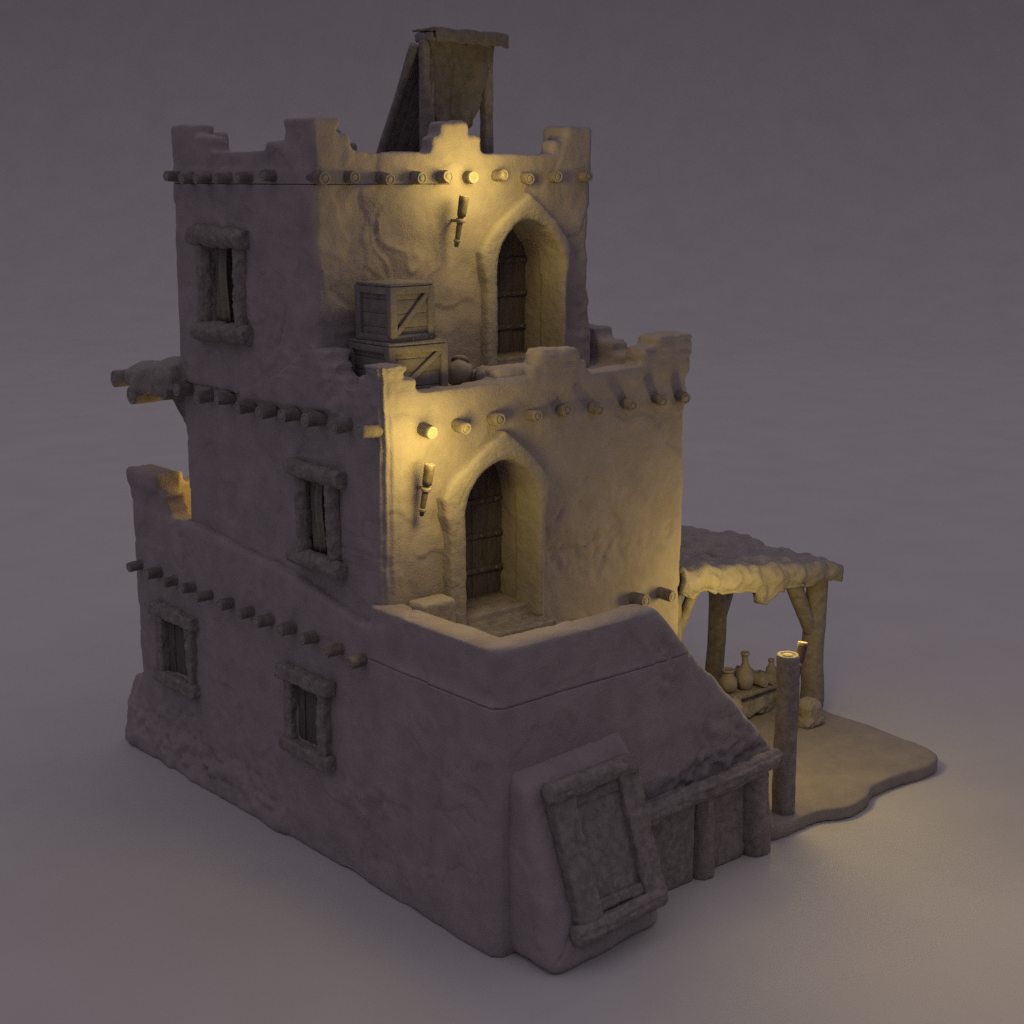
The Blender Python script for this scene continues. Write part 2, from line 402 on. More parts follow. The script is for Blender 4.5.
for x in (.68, 1.20, 1.78, 2.40, 2.96, 3.55, 4.18, 4.78, 5.27): k += 1; beam((x + .02, 2.25, 5.97), (0, -1, 0), .20 if x < 2.7 else .15, .082, k)
for y in (8.66, 8.06, 7.50, 6.94, 6.42, 5.88, 5.32, 4.78, 4.24, 3.70, 3.10, 2.58): k += 1; beam((0, y, 3.09), (-1, 0, 0), .25, .082, k)
for x in (4.42, 4.96): k += 1; beam((x, 2.25, 3.09), (0, -1, 0), .24, .09, k)

# ---- windows: lintel, sill, two jambs, what fills the opening
def timber(name, p0, p1, r, parent, square, seed):
    if not square:
        return chunk(name, log_bm(p0, p1, r, seg=24, rough=.13, seed=seed, rim=False), WOOD, parent, .016, .022, 6, seed, 1)
    bm = bmesh.new(); lo = [min(a, b) for a, b in zip(p0, p1)]; hi = [max(a, b) for a, b in zip(p0, p1)]
    ax = max(range(3), key=lambda i: hi[i] - lo[i])
    for i in range(3):
        if i != ax: lo[i] -= r; hi[i] += r
    rbox(bm, lo[0], hi[0], lo[1], hi[1], lo[2], hi[2], .025, 2)
    return chunk(name, bm, WOOD, parent, .018, .024, 5, seed, 2)
def window(label, X, y0, y1, zs, zl, r, square, curtain, shutter, seed):
    w = bpy.data.objects.new('window', None); COL.objects.link(w); w.parent = house; w.empty_display_size = .2
    w.location = (X, (y0 + y1) / 2, zs); w['label'] = label
    O = Vector(w.location)
    def L(x, y, z): return (x - O.x, y - O.y, z - O.z)
    timber('lintel', L(X - .07, y0, zl), L(X - .07, y1, zl + .02), r * 1.05, w, square, seed)
    timber('sill', L(X - .06, y0 + .03, zs), L(X - .06, y1 - .03, zs - .01), r * 1.08, w, square, seed + 1)
    a = .24 if not square else .20
    timber('jamb', L(X - .03, y0 + a, zs + r * .8), L(X - .03, y0 + a + .02, zl - r * .8), r * .95, w, square, seed + 2)
    timber('jamb', L(X - .03, y1 - a, zs + r * .8), L(X - .03, y1 - a - .02, zl - r * .8), r * .95, w, square, seed + 3)
    ym = (y0 + y1) / 2; hw = (y1 - y0) / 2 - a
    if shutter:
        bm = bmesh.new()
        for j in range(3):
            s0 = ym - hw + 2 * hw * j / 3
            rbox(bm, X + .03 - .012 * j - O.x, X + .09 - O.x, s0 + .006 - O.y, s0 + 2 * hw / 3 - .006 - O.y, r * .7, zl - zs - r * .7, .012, 2)
        rough_mesh(from_bm('shutter', bm, DOORWOOD, w), .006, 8, seed)
    if curtain:
        def fn(u, v):
            y = ym + hw * .95 - u * hw * .75; z = zl - r - v * (zl - zs - 2 * r)
            return L(X + .09 + .03 * math.sin(u * 14 + 2 * v), y + .05 * math.sin(v * 4.5), z)
        sheet('curtain', fn, 18, 14, CURTAIN, w, .015)
    return w
window('upper window with a rounded log lintel', .08, 5.12, 6.60, 6.92, 8.20, .128, False, True, False, 101)
window('middle window with a half drawn curtain',   .08, 3.06, 4.28, 4.10, 5.29, .108, False, True, False, 111)
window('small shuttered window near the far end of the ground storey', -.02, 6.86, 8.20, 1.46, 2.52, .088, True, False, True, 121)
window('small shuttered window near the stair end of the ground storey', -.02, 3.28, 4.52, 1.43, 2.46, .088, True, False, True, 131)

# ---- arched doors: moulded frame, planked leaf, threshold
def door(label, x0, x1, z0, zs, xa, za, ox0, ox1, ozs, oza, Y, yd, seed):
    d = bpy.data.objects.new('door', None); COL.objects.link(d); d.parent = house; d.empty_display_size = .2
    d.location = ((x0 + x1) / 2, Y, z0); d['label'] = label
    O = Vector(d.location)
    n = 14
    def path(a0, a1, zz, xm, zm, pw, pz):
        pts = []
        for k in range(8): pts.append((a0, z0 + (zz - z0) * k / 8))
        for k in range(n + 1):
            a = k / n * math.pi / 2; pts.append((a0 + (xm - a0) * (1 - math.cos(a)) ** pw, zz + (zm - zz) * math.sin(a) ** pz))
        for k in range(n - 1, -1, -1):
            a = k / n * math.pi / 2; pts.append((a1 + (xm - a1) * (1 - math.cos(a)) ** pw, zz + (zm - zz) * math.sin(a) ** pz))
        for k in range(7, -1, -1): pts.append((a1, z0 + (zz - z0) * k / 8))
        return pts
    def gable(a0, a1, zz, xm, zm):
        pts = []
        for k in range(8): pts.append((a0 + (.085 if k < 7 else .02), z0 + (zz - z0) * k / 8))
        for k in range(n + 1):
            t = k / n; pts.append((a0 + (xm - a0) * t, zz + (zm - zz) * t + .10 * math.sin(math.pi * t ** .6)))
        for k in range(n - 1, -1, -1):
            t = k / n; pts.append((a1 + (xm - a1) * t, zz + (zm - zz) * t + .10 * math.sin(math.pi * t ** .6)))
        for k in range(7, -1, -1): pts.append((a1 - (.085 if k < 7 else .02), z0 + (zz - z0) * k / 8))
        return pts
    pin = path(x0, x1, zs, xa, za, .92, 1.05); pout = gable(ox0, ox1, ozs, xa + .03, oza)
    prof = [(.0, .35), (0, .02), (.02, -.11), (.08, -.17), (.34, -.20), (.42, -.185), (.48, -.20), (.80, -.19), (.96, -.17), (1.0, -.12), (1.0, .0), (1.0, .10)]
    bm = bmesh.new(); rows = []
    for a, b in zip(pin, pout):
        rows.append([bm.verts.new((a[0] + (b[0] - a[0]) * u - O.x, y, a[1] + (b[1] - a[1]) * u - O.z)) for u, y in prof])
    for i in range(len(rows) - 1):
        for j in range(len(prof) - 1):
            bm.faces.new((rows[i][j], rows[i][j + 1], rows[i + 1][j + 1], rows[i + 1][j]))
    for i in range(len(rows) - 1): bm.faces.new((rows[i][0], rows[i + 1][0], rows[i + 1][-1], rows[i][-1]))
    bm.faces.new(rows[0]); bm.faces.new(rows[-1])
    bmesh.ops.recalc_face_normals(bm, faces=bm.faces)
    chunk('door_frame', bm, FRAME, d, .020, .009, 5, seed, 1)
    # the leaf: upright planks behind three ledges, iron studs
    bm = bmesh.new(); W = x1 - x0 + .1; nb = 5
    for j in range(nb):
        a = x0 - .05 + W * j / nb
        rbox(bm, a + .002 - O.x, a + W / nb - .002 - O.x, yd - Y - .06 - .008 * (j % 2), yd - Y + .02, -.02, za - z0 + .05, .012, 2)
    leaf = rough_mesh(from_bm('door_leaf', bm, DOORWOOD, d), .004, 9, seed)
    for z in (.10, .50, .98, 1.46):
        bm = bmesh.new(); rbox(bm, x0 - O.x - .05, x1 - O.x + .05, yd - Y - .095, yd - Y - .055, z, z + .075, .012, 2)
        rail = rough_mesh(from_bm('ledge', bm, DOORWOOD, d), .004, 9, seed + 2)
        for j in range(nb):
            a = x0 + W * (j + .5) / nb - .05 - O.x
            bm = bmesh.new(); bmesh.ops.create_uvsphere(bm, u_segments=10, v_segments=6, radius=.024, matrix=Matrix.Translation((a, yd - Y - .097, z + .038)))
            from_bm('stud', bm, METAL, d)
    bm = bmesh.new()
    rbox(bm, x0 - O.x - .02, x1 - O.x + .02, -.05, yd - Y, -.04, .06, .02, 2)
    rbox(bm, x0 - O.x - .02, x1 - O.x + .02, .22, yd - Y, .0, .16, .02, 2)
    rbox(bm, x0 - O.x + .02, x1 - O.x + .12, -.42, -.04, -.12, .0, .02, 2)
    chunk('threshold', bm, WOOD, d, .022, .008, 8, seed + 7, 2)
door('arched door on the lower terrace', 1.25, 2.46, 3.26, 4.85, 1.86, 5.44, .90, 2.65, 5.08, 5.84, 2.25, 2.96, 5)
door('arched door on the upper terrace', 2.91, 4.08, 6.34, 7.80, 3.45, 8.41, 2.62, 4.25, 8.02, 8.79, 3.60, 4.32, 6)

# ---- buttress with a framed cellar hatch leaning on it
bm = bmesh.new()
A = [(.20, 0.15), (1.97, 0.15), (1.97, -.02), (.20, -.02)]
v = [bm.verts.new(c) for c in ((.20, .2, 0), (2.10, .2, 0), (2.10, -.68, 0), (.20, -.78, 0), (.14, .2, 2.40), (1.98, .2, 2.62), (1.98, -.24, 2.2), (.15, -.30, 2.18))]
for f in ((0, 1, 2, 3), (4, 5, 6, 7), (0, 1, 5, 4), (1, 2, 6, 5), (2, 3, 7, 6), (3, 0, 4, 7)): bm.faces.new([v[i] for i in f])
bmesh.ops.recalc_face_normals(bm, faces=bm.faces)
bmesh.ops.bevel(bm, geom=list(bm.edges), offset=.14, segments=5, profile=.5, affect='EDGES')
butt = adobe('buttress', bm, ADOBE, house, .03, disp=plaster(seed=57, wave=.03))
hatch = bpy.data.objects.new('cellar_hatch', None); COL.objects.link(hatch); hatch.parent = house; hatch.location = (.3, -.72, .2)
HO = Vector(hatch.location)
def hp(u, v, off=0):
    """u along the width, v up the leaning face"""
    x = (.42 + .20 * (1 - v)) + u * (1.42); y = -.73 + .41 * v; z = .36 + 1.76 * v
    nrm = Vector((0, -.974, -.227)).normalized(); nrm = Vector((0, -.974, .227))
    return Vector((x, y, z)) + nrm * off - HO
log('frame_log', hp(-.01, .985, .06), hp(.97, .99, .06), .135, .13, hatch, seg=36, rough=.14, seed=141, bark=.18, rim=False)
log('frame_log', hp(-.07, .045, .06), hp(.95, .05, .06), .135, .13, hatch, seg=36, rough=.14, seed=142, bark=.18, rim=False)
def slab(name, u0, u1, v0, v1, off0, off1, mat, seed, amp=.014):
    bm = bmesh.new(); vs = []
    for off in (off0, off1):
        vs.append([bm.verts.new(hp(u, v, off)) for (u, v) in ((u0, v0), (u1, v0), (u1, v1), (u0, v1))])
    a, b = vs; bm.faces.new(a); bm.faces.new(b)
    for i in range(4): bm.faces.new((a[i], a[(i + 1) % 4], b[(i + 1) % 4], b[i]))
    bmesh.ops.recalc_face_normals(bm, faces=bm.faces)
    bmesh.ops.bevel(bm, geom=list(bm.edges), offset=.02, segments=2, profile=.5, affect='EDGES')
    return chunk(name, bm, mat, hatch, .018, amp, 4, seed, 2)
slab('side_board', .0, .26, .06, .97, -.06, .11, WOOD, 143, .018)
slab('side_board', .76, 1.0, .06, .97, -.06, .11, WOOD, 144, .018)
slab('hatch_panel', .2, .82, .06, .96, -.06, .02, WOOD, 145, .010)
slab('cross_board', .24, .78, .12, .20, -.04, .07, WOOD, 146)
slab('cross_board', .24, .78, .84, .92, -.04, .06, WOOD, 147)

# ================================================================== THINGS AROUND THE HOUSE
# ---- low log fence against the stair wall
fence = thing('log_fence', 'low fence of split logs under a thick rail below the stair wall', 'fence', (3.6, -.12, 0))
F0 = Vector(fence.location)
log('rail', Vector((2.12, -.20, 1.24)) - F0, Vector((4.84, -.17, 1.34)) - F0, .15, .135, fence, seg=40, rough=.12, seed=151, bark=.20, rim=False)
def plank(x0, x1, y0, y1, z1, seed):
    bm = bmesh.new(); rbox(bm, x0 - F0.x, x1 - F0.x, y0 - F0.y, y1 - F0.y, 0, z1, .03, 2)
    chunk('plank', bm, WOOD, fence, .022, .02, 4, seed, 2)
plank(2.2, 3.24, -.13, -.01, 1.22, 152)
log('upright', Vector((3.44, -.07, 0)) - F0, Vector((3.42, -.06, 1.2)) - F0, .17, .16, fence, seg=30, rough=.12, seed=153, bark=.06)
plank(3.58, 4.30, -.07, -.01, 1.24, 154)
log('upright', Vector((4.50, -.04, 0)) - F0, Vector((4.47, -.04, 1.24)) - F0, .22, .21, fence, seg=30, rough=.12, seed=155, bark=.06)
plank(4.62, 4.77, -.08, .02, 1.26, 156)

# ---- lamp post with a torch
post = tag(log('wooden_post', (5.46, .20, .05), (5.43, .20, 2.56), .165, .16, None, seg=34, rough=.04, seed=161, bark=.03),
           'upright round wooden post standing at the foot of the stairs', 'post')
torch = thing('torch', 'banded torch hung on the wall beside the lower terrace door', 'torch', (.56, 2.12, 4.92), 0, 'torches')
def tp(z): return Vector((.015 * z / .3, -.06 * z / .3, z))
log('shaft', tp(0), tp(.42), .03, .045, torch, mat=TORCHWOOD, seg=14, rough=.07, seed=171, rim=False)
log('head', tp(.40), tp(.66), .06, .07, torch, mat=TORCHWOOD, seg=16, rough=.14, seed=172)
log('band', tp(.32), tp(.365), .064, .064, torch, mat=METAL, seg=16, rough=.04, seed=173, rim=False)
log('band', tp(.06), tp(.095), .046, .046, torch, mat=METAL, seg=16, rough=.04, seed=174, rim=False)
log('bracket', Vector((.05, .15, .34)), tp(.34), .022, .022, torch, mat=METAL, seg=10, rough=.03, seed=175, rim=False)
dup(torch, (2.17, 3.42, 8.10), 0, 'banded torch hung on the wall beside the upper terrace door', 'torches')
t3 = dup(torch, (5.83, .38, 1.92), R(80), 'short torch fixed behind the round post at the stair foot', 'torches')

# ---- terrace slab
bm = bmesh.new(); rbox(bm, .36, .90, 1.86, 2.19, 3.14, 3.86, .05)
tag(chunk('stone_slab', bm, FRAME, None, .022, .014, 4, 181), 'low stone block by the corner left of the lower door', 'stone block')

# ---- crates
def crate(label, loc, w, dpt, h, rot, seed, group):
    c = thing('crate', label, 'crate', loc, rot, group)
    t = .060
    def part(name, boxes, s):
        bm = bmesh.new()
        for b in boxes: rbox(bm, *b, .010, 2)
        rough_mesh(from_bm(name, bm, CRATEWOOD, c), .006, 8, s)
    for sy in (0, 1):
        y0 = t * .6 if sy == 0 else dpt - t * 1.6
        part('side', [(t, w - t, y0, y0 + t, h * j / 4 + .001, h * (j + 1) / 4 - .001) for j in range(4)], seed + sy)
    for sx in (0, 1):
        x0 = t * .6 if sx == 0 else w - t * 1.6
        part('side', [(x0, x0 + t, t, dpt - t, h * j / 4 + .001, h * (j + 1) / 4 - .001) for j in range(4)], seed + 3 + sx)
    part('lid', [(0, w, dpt * j / 5 + .004, dpt * (j + 1) / 5 - .004, h - .01, h + .03) for j in range(5)], seed + 6)
    fr = []
    for (x0, y0) in ((0, 0), (w - .08, 0), (0, dpt - .08), (w - .08, dpt - .08)): fr.append((x0 - .012, x0 + .08 + .012, y0 - .012, y0 + .092, 0, h - .012))
    for z in (.0, h - .10):
        fr += [(.08, w - .08, -.012, .03, z, z + .085), (.08, w - .08, dpt - .03, dpt + .012, z, z + .085), (-.012, .03, .08, dpt - .08, z, z + .085), (w - .03, w + .012, .08, dpt - .08, z, z + .085)]
    part('frame', fr, seed + 7)
    bm = bmesh.new(); a = math.atan2(h - .18, w - .16); Lg = math.hypot(h - .18, w - .16)
    M = Matrix.Translation((w / 2, .005, h / 2)) @ Matrix.Rotation(-a, 4, 'Y')
    rbox(bm, -Lg / 2, Lg / 2, -.010, .03, -.035, .035, .008, 2, M)
    rough_mesh(from_bm('brace', bm, CRATEWOOD, c), .003, 8, seed + 8)
    return c
crate('wide wooden crate at the bottom of the stack on the upper terrace', (.47, 2.62, 6.27), .88, .92, .70, R(-2), 201, 'stacked crates')
crate('smaller wooden crate on top of the wide crate', (.57, 2.70, 7.0), .68, .72, .69, R(2), 211, 'stacked crates')

# ---- clay pots
def pot(name, label, loc, prof, tilt=None, group=None, handles=True, seed=0, cat='pot'):
    p = thing(name, label, cat, loc, 0, group)
    if tilt: p.rotation_euler = tilt
    rough_mesh(from_bm('body', lathe_bm(prof, 36, .07, seed), CLAY, p), .022, 7, seed)
    top = max(z for r, z in prof); rt = [r for r, z in prof if z == top][0]
    bm = lathe_bm([(rt * .82, top - .015), (rt * 1.16, top - .015), (rt * 1.22, top + .01), (rt * 1.12, top + .03), (rt * .8, top + .028), (rt * .78, top - .01)], 24, .02, seed + 3)
    from_bm('rim', bm, CLAY, p)
    return p
POT = [(.09, 0), (.14, .02), (.20, .11), (.215, .2), (.18, .29), (.12, .335), (.10, .36), (.115, .385)]
pot('clay_pot', 'round clay pot tipped over its neighbour right of the crates', (1.72, 2.84, 6.38), [(r * .86, z * .86) for r, z in POT], (R(-22), R(26), 0), 'clay pots by the crates', seed=5)
pot('clay_pot', 'small dark bellied clay pot lying before the upper door', (1.98, 2.78, 6.40), [(r * .75, z * .75) for r, z in POT], (R(50), R(58), 0), 'clay pots by the crates', seed=7)
bm = bmesh.new(); rbox(bm, 2.02, 2.42, 2.72, 3.05, 6.26, 6.52, .09)
tag(chunk('boulder', bm, ADOBE, None, .022, .03, 4, 221), 'rounded stone lying behind the middle merlon', 'stone')

# ---- roof frame with hanging cloth
rf = thing('roof_shelter', 'tall timber frame with hanging cloth and sloping back boards on the roof', 'roof shelter', (3.45, 5.0, 9.08))
def RP(x, y, z): return Vector((x - 3.45, y - 5.0, z - 9.08))
def post_box(name, x0, x1, y0, y1, z0, z1, seed):
    bm = bmesh.new(); a = RP(x0, y0, z0); b = RP(x1, y1, z1); rbox(bm, a.x, b.x, a.y, b.y, a.z, b.z, .015, 2)
    return chunk(name, bm, WOOD, rf, .022, .008, 6, seed, 1)
post_box('post', 2.84, 3.02, 4.95, 5.10, 9.09, 10.86, 231); post_box('post', 3.95, 4.10, 4.95, 5.10, 9.09, 10.86, 232)
post_box('top_board', 2.90, 4.18, 4.84, 5.26, 10.84, 10.97, 233)
log('rafter', RP(2.80, 5.12, 10.80), RP(2.80, 6.12, 9.10), .065, .06, rf, seg=14, seed=234)
log('rafter', RP(4.04, 5.12, 10.80), RP(4.04, 6.12, 9.10), .065, .06, rf, seg=14, seed=235)
bm = bmesh.new()
for j in range(6):
    M = Matrix.Translation(RP(3.42, 5.62, 9.95)) @ Matrix.Rotation(R(30.5), 4, 'X')
    x0 = -.60 + .2 * j
    rbox(bm, x0 + .005, x0 + .195, -.025 - .006 * (j % 2), .025, -.94, .96, .01, 2, M)
rough_mesh(from_bm('back_boards', bm, WOOD, rf), .006, 5, 236)
def hang(u, v):
    wl = 2.92 + .17 * v ** 2.4 + .02 * math.sin(v * 7); wr = 4.08 - .42 * v ** 1.7
    x = wl + (wr - wl) * u
    y = 4.93 + .05 * math.sin(u * 13 + 1.5 * v) * (.3 + .7 * v) + .16 * math.sin(math.pi * v) * math.sin(math.pi * u)
    z = 10.86 - v * (1.25 - .06 * (abs(2 * u - 1) ** 2.5)) + .02 * math.sin(u * 9)
    return RP(x, y, z)
rough_mesh(sheet('cloth', hang, 60, 60, SACKING, rf, .04), .035, 5, 237)
def top_cloth(u, v):
    x = 2.90 + 1.30 * u; s = v
    y = 5.30 - .52 * min(1, s / .75); z = 10.995 + .012 * math.sin(u * 17) + (0 if s < .75 else -(s - .75) / .25 * (.17 + .012 * math.sin(u * 21)))
    return RP(x, y - (.03 if s > .75 else 0), z)
rough_mesh(sheet('top_cloth', top_cloth, 60, 24, SACKING, rf, .035), .014, 6, 238)

# ---- awning on the back wall (seen from the side, left)
aw = thing('log_awning', 'cloth covered log awning jutting from the back wall of the house', 'awning', (1.4, 7.15, 5.2))
def AP(x, y, z): return Vector((x - 1.4, y - 7.15, z - 5.2))
log('beam', AP(-.26, 8.72, 6.02), AP(3.0, 8.72, 6.02), .13, .13, aw, seg=24, seed=243, bark=.04)
log('beam', AP(-.22, 8.28, 5.83), AP(3.0, 8.28, 5.83), .14, .14, aw, seg=24, seed=242, bark=.04)
log('beam', AP(-.20, 7.30, 5.98), AP(3.0, 7.30, 5.98), .13, .13, aw, seg=24, seed=241, bark=.04)
bm = bmesh.new()
prism(bm, [(7.05 - 7.15, 6.02 - 5.2), (7.05 - 7.15, 6.40 - 5.2), (7.6 - 7.15, 6.36 - 5.2), (8.1 - 7.15, 6.27 - 5.2), (8.66 - 7.15, 6.18 - 5.2), (8.70 - 7.15, 6.02 - 5.2), (8.4 - 7.15, 5.90 - 5.2), (8.0 - 7.15, 5.80 - 5.2), (7.6 - 7.15, 5.86 - 5.2)], 'x', -.20 - 1.4, 3.0 - 1.4, .06)
adobe('cloth', bm, CLOTH, aw, .032, smooth=4, disp=lambda P, N: .10 * fbm(P, 2.4, 244, 2) + .02 * fbm(P, 8, 246, 2))
for x in (.24, 2.6):
    bm = bmesh.new()
    prism(bm, [(7.02 - 7.15, 5.38 - 5.2), (7.02 - 7.15, 5.95 - 5.2), (7.75 - 7.15, 5.90 - 5.2), (7.62 - 7.15, 5.74 - 5.2), (7.13 - 7.15, 5.30 - 5.2)], 'x', x - 1.4 - .10, x - 1.4 + .10, .015)
    chunk('bracket', bm, WOOD, aw, .022, .01, 6, 245, 2)

# ---- canopy over the stall at the right
cn = thing('canopy', 'cloth canopy on forked log posts beside the house', 'canopy', (7.3, 3.5, .2))
def CP(x, y, z): return Vector((x - 7.3, y - 3.5, z - .2))
def ctop(x, y): return 3.30 - .150 * (x - 5.5) + .02 * (y - 2.4)
def fork(x, y, top, sx, seed, r=.16, reach=.72, low=.95):
    log('post', CP(x, y, .2), CP(x + .03, y, top), r, r * .86, cn, seg=20, rough=.10, seed=seed)
    if sx: log('strut', CP(x + sx * .05, y, top - low), CP(x + sx * reach, y, top + .02), r * .62, r * .70, cn, seg=16, rough=.12, seed=seed + 1)
fork(9.12, 2.62, 2.58, -1, 251, .20, .66, 1.0)
fork(8.72, 4.45, 2.72, 1, 253, .17, .62, 1.35)
fork(5.66, 2.62, 2.95, 1, 255, .13, .50, .85)
fork(5.66, 4.45, 2.98, 0, 257, .13)
log('beam', CP(5.5, 2.52, 3.08), CP(9.36, 2.60, 2.60), .13, .14, cn, seg=20, rough=.10, seed=261)
log('beam', CP(5.5, 4.45, 2.98), CP(9.1, 4.45, 2.60), .12, .13, cn, seg=20, rough=.10, seed=262)
log('beam', CP(9.02, 2.40, 2.70), CP(9.02, 4.6, 2.70), .12, .12, cn, seg=20, rough=.10, seed=263)
log('beam', CP(7.2, 2.45, 2.98), CP(7.2, 4.8, 3.02), .12, .12, cn, seg=18, rough=.10, seed=264)
def can(u, v):
    x = 5.48 + u * 3.80
    s = v * 3.35                                       # from the back edge forward, then over the front edge
    flat = 2.50
    y = 4.80 - min(s, flat)
    ys = max(y, 2.55)
    z = ctop(x, y) + .10 * n1(x, ys, 0, 1.1, 301) * min(1, (y - 2.25) / .8) + .06 * n1(x, ys, 3, 2.4, 302) + .05 * n1(x, y, 5, 4.5, 303)
    bulge = .14 * math.exp(-((x - 8.0) / .9) ** 2) * math.exp(-((y - 4.4) / .7) ** 2)
    z += bulge
    if s > flat:
        q = (s - flat) / (3.35 - flat)
        L = .34 + .02 * math.sin(u * 19 + 1) + .02 * math.sin(u * 43) + .26 * math.exp(-((u - .52) / .06) ** 2) - .10 * sstep(np.array([.74]), np.array([.9]), np.array([u]))[0]
        z -= q * L; y -= .05 * math.sin(math.pi * min(1, q * 1.2)) + .03 * math.sin(u * 46) * q - .02
    return CP(x, y, z)
rough_mesh(sheet('cloth', can, 110, 84, CLOTH, cn, .13), .045, 4.5, 265)

# ---- stall goods under the canopy
tb = thing('market_table', 'rough plank table under the cloth canopy', 'table', (8.05, 3.15, .2))
bm = bmesh.new()
for j in range(3): rbox(bm, -.75, .75, -.35 + .235 * j, -.35 + .225 * (j + 1) + .01 * j, .48, .55, .012, 2)
rough_mesh(from_bm('table_top', bm, WOOD, tb), .005, 7, 271)
for sx in (-.65, .65):
    for sy in (-.27, .27): log('leg', (sx, sy, .01), (sx, sy, .48), .055, .05, tb, seg=10, seed=int(280 + sx * 10 + sy * 3), rim=False)
bm = bmesh.new(); rbox(bm, -.62, .62, -.25, .25, .02, .42, .12)
tag(chunk('cloth_bundle', bm, CLOTH, None, .03, .06, 3.5, 291), 'lumpy cloth bundle pushed under the plank table', 'bundle').location = (8.05, 3.15, .2)
JUG = [(.07, 0), (.11, .02), (.145, .12), (.15, .2), (.12, .3), (.065, .37), (.05, .42), (.05, .52), (.062, .56)]
pot('clay_jug', 'tall narrow necked clay jug on the plank table', (7.82, 3.0, .755), [(r, z * 1.08) for r, z in JUG], None, None, seed=11, cat='jug')
pot('clay_jar', 'short wide clay jar left of the tall jug on the plank table', (7.50, 3.08, .755), [(.08, 0), (.12, .02), (.16, .12), (.15, .22), (.10, .30), (.09, .36)], None, None, seed=12, cat='jar')
pot('clay_bottle', 'slim clay bottle at the post end of the plank table', (8.52, 3.02, .755), [(.06, 0), (.085, .02), (.095, .12), (.08, .2), (.045, .26), (.045, .33)], None, None, seed=13, cat='bottle')
for i, (x, z, r, lab) in enumerate(((8.12, .845, .09, 'rolled cloth lying on the plank table beside the tall jug'), (8.32, .835, .08, 'thinner rolled cloth lying nearest the slim bottle'))):
    t = thing('cloth_roll', lab, 'cloth roll', (x, 3.12, z), 0, 'cloth rolls on the table')
    log('roll', (0, -.33, 0), (0, .28, 0), r, r, t, mat=CLOTH, seg=18, rough=.07, seed=300 + i)
    bm = bmesh.new(); bmesh.ops.create_cone(bm, cap_ends=True, segments=18, radius1=r * 1.1, radius2=r * 1.1, depth=.05, matrix=Matrix.Translation((0, -.05, 0)) @ Matrix.Rotation(R(90), 4, 'X'))
    from_bm('tie', bm, METAL, t)
bm = bmesh.new(); rbox(bm, -.24, .24, -.2, .2, 0, .62, .16); rbox(bm, -.28, .28, -.24, .24, 0, .30, .12)
tag(chunk('grain_sack', bm, CLOTH, None, .024, .05, 4, 323), 'fat grain sack leaning on the stair side of the plank table', 'sack').location = (7.12, 2.72, .2)
bm = bmesh.new(); rbox(bm, -.17, .17, -.13, .13, 0, .24, .07)
tag(chunk('cloth_heap', bm, CLOTH, None, .02, .05, 6, 325), 'crumpled cloth heaped on the plank table behind the rolls', 'cloth').location = (8.10, 3.30, .75)
bk = thing('basket', 'round woven basket heaped with kindling by the forked posts', 'basket', (7.05, 3.1, .2))
from_bm('body', lathe_bm([(.22, 0), (.27, .05), (.31, .2), (.30, .35), (.33, .42), (.33, .46), (.28, .46), (.26, .38)], 30, .05, 14), WOOD, bk)
for j in range(7):
    a = j * .9
    log('stick', (.10 * math.cos(a), .10 * math.sin(a), .2), (.24 * math.cos(a * 1.3), .22 * math.sin(a * 1.3), .62 + .035 * (j % 4)), .028, .022, bk, seg=8, seed=310 + j, rim=False)
bm = bmesh.new()
rbox(bm, -.2, .2, -.18, .18, 0, .50, .15); rbox(bm, -.23, .23, -.21, .21, 0, .22, .10)
sk = chunk('grain_sack', bm, CLOTH, None, .022, .03, 4, 321); sk.location = (8.42, 2.12, .2)
tag(sk, 'plump grain sack slumped at the foot of the near canopy post', 'sack')

# ================================================================== SETTING
def catmull(P, n=8):
    out = []
    for i in range(len(P)):
        p0, p1, p2, p3 = (np.array(P[(i + j - 1) % len(P)], float) for j in range(4))
        for k in range(n):
            t = k / n
            out.append(tuple(.5 * ((2 * p1) + (-p0 + p2) * t + (2 * p0 - 5 * p1 + 4 * p2 - p3) * t * t + (-p0 + 3 * p1 - 3 * p2 + p3) * t ** 3)))
    return out
pad = [(4.6, 4.5), (4.6, 3.0), (4.6, 1.5), (4.6, .5), (4.66, .08), (4.82, .02), (5.10, -.06), (5.55, -.07), (5.90, -.09), (6.35, -.28), (6.85, -.22), (7.2, -.06), (7.9, -.06), (8.5, -.14), (8.92, -.02), (9.15, .40), (9.17, .9), (9.22, 1.5),
       (9.2, 2.2), (9.32, 2.8), (9.42, 3.6), (9.5, 4.4), (9.3, 5.1), (7.5, 5.4), (5.2, 5.3)]
bm = bmesh.new(); prism(bm, catmull(pad), 'z', .0, .23)
g = adobe('ground_slab', bm, DIRT, None, .035, smooth=8, disp=lambda P, N: .02 * fbm(P, .9, 331, 2) + .006 * fbm(P, 6, 332, 2))
g['kind'] = 'structure'

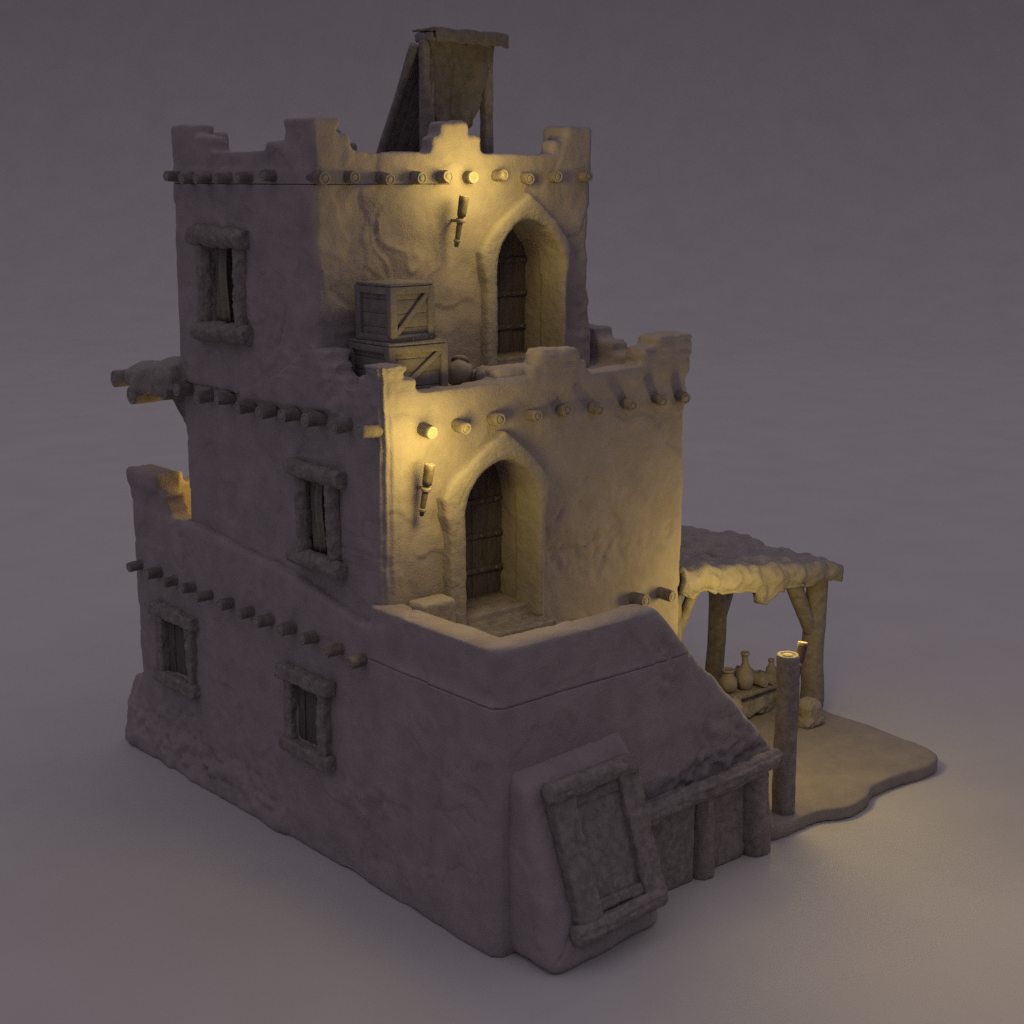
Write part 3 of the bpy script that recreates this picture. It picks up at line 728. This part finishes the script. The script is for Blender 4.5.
# studio floor that sweeps up into its backdrop far behind the house
YAW = R(40.5215); fw = Vector((math.sin(YAW), math.cos(YAW), 0)); rt = Vector((math.cos(YAW), -math.sin(YAW), 0))
CAM = Vector((-10.17, -12.15, 9.0))
D0, RAD, TOP = 80.0, 26.0, 46.0
prof = [(-60, 0), (-20, 0), (0, 0), (10, 0), (25, 0), (45, 0), (65, 0), (D0, 0)]
for k in range(1, 25):
    a = math.pi / 2 * k / 24; prof.append((D0 + RAD * math.sin(a), RAD - RAD * math.cos(a)))
prof.append((D0 + RAD, TOP))
bm = bmesh.new(); rows = []
for (s, z) in prof:
    p = Vector((CAM.x, CAM.y, 0)) + fw * s
    rows.append([bm.verts.new(p + rt * w + Vector((0, 0, z))) for w in (-130, -60, -20, 0, 20, 60, 130)])
for i in range(len(rows) - 1):
    for j in range(6): bm.faces.new((rows[i][j], rows[i][j + 1], rows[i + 1][j + 1], rows[i + 1][j]))
fl = from_bm('ground', bm, FLOOR); fl['kind'] = 'structure'

# ================================================================== LIGHT
w = bpy.data.worlds.new('World'); scene.world = w; w.use_nodes = True
nt = w.node_tree; bg = nt.nodes['Background']
tc = nt.nodes.new('ShaderNodeTexCoord'); sp = nt.nodes.new('ShaderNodeSeparateXYZ'); rp = nt.nodes.new('ShaderNodeValToRGB')
nt.links.new(tc.outputs['Generated'], sp.inputs[0]); nt.links.new(sp.outputs['Z'], rp.inputs['Fac']); nt.links.new(rp.outputs['Color'], bg.inputs['Color'])
rp.color_ramp.elements[0].position = 0; rp.color_ramp.elements[0].color = (.03, .026, .028, 1)
rp.color_ramp.elements[1].position = 1; rp.color_ramp.elements[1].color = (.405, .361, .405, 1)
bg.inputs['Strength'].default_value = 1.0
def lamp(name, loc, power, radius=.12, col=(1, .715, .16)):
    d = bpy.data.lights.new(name, 'POINT'); d.energy = power; d.shadow_soft_size = radius; d.color = col
    o = bpy.data.objects.new(name, d); COL.objects.link(o); o.location = loc; return o
lamp('torch_light_lower', (.58, 1.46, 5.84), 80, .28)
lamp('torch_light_upper', (2.42, 2.82, 9.0), 70, .28)
lamp('torch_light_post', (6.08, .72, 3.05), 135, .40)
lamp('torch_light_back', (1.4, 7.9, 4.6), 45, .12, (1, .62, .12))

sd = bpy.data.lights.new('floor_fill_spot', 'SPOT'); sd.energy = 400; sd.color = (1, .74, .36); sd.spot_size = R(56); sd.spot_blend = 1; sd.shadow_soft_size = .4  # unseen spot, added to stand in for the warm spread on the floor
so = bpy.data.objects.new('floor_fill_spot', sd); COL.objects.link(so); so.location = (4.6, -5.2, 8.0)
so.rotation_euler = (Vector((4.3, -3.9, 0)) - so.location).to_track_quat('-Z', 'Y').to_euler()

# ================================================================== CAMERA
cd = bpy.data.cameras.new('Camera'); cd.lens = 52.031; cd.sensor_width = 36; cd.clip_end = 2000
cam = bpy.data.objects.new('Camera', cd); COL.objects.link(cam); cam.location = CAM
pitch = R(12.75406)
cam.rotation_euler = (R(90) - pitch, 0, -YAW)
scene.camera = cam
vs = scene.view_settings; vs.view_transform = 'Standard'; vs.look = 'None'; vs.exposure = 0; vs.gamma = 1; vs.use_curve_mapping = False
scene.cycles.max_bounces = 8
scene.cycles.use_denoising = False
scene.cycles.sample_clamp_indirect = 2.0
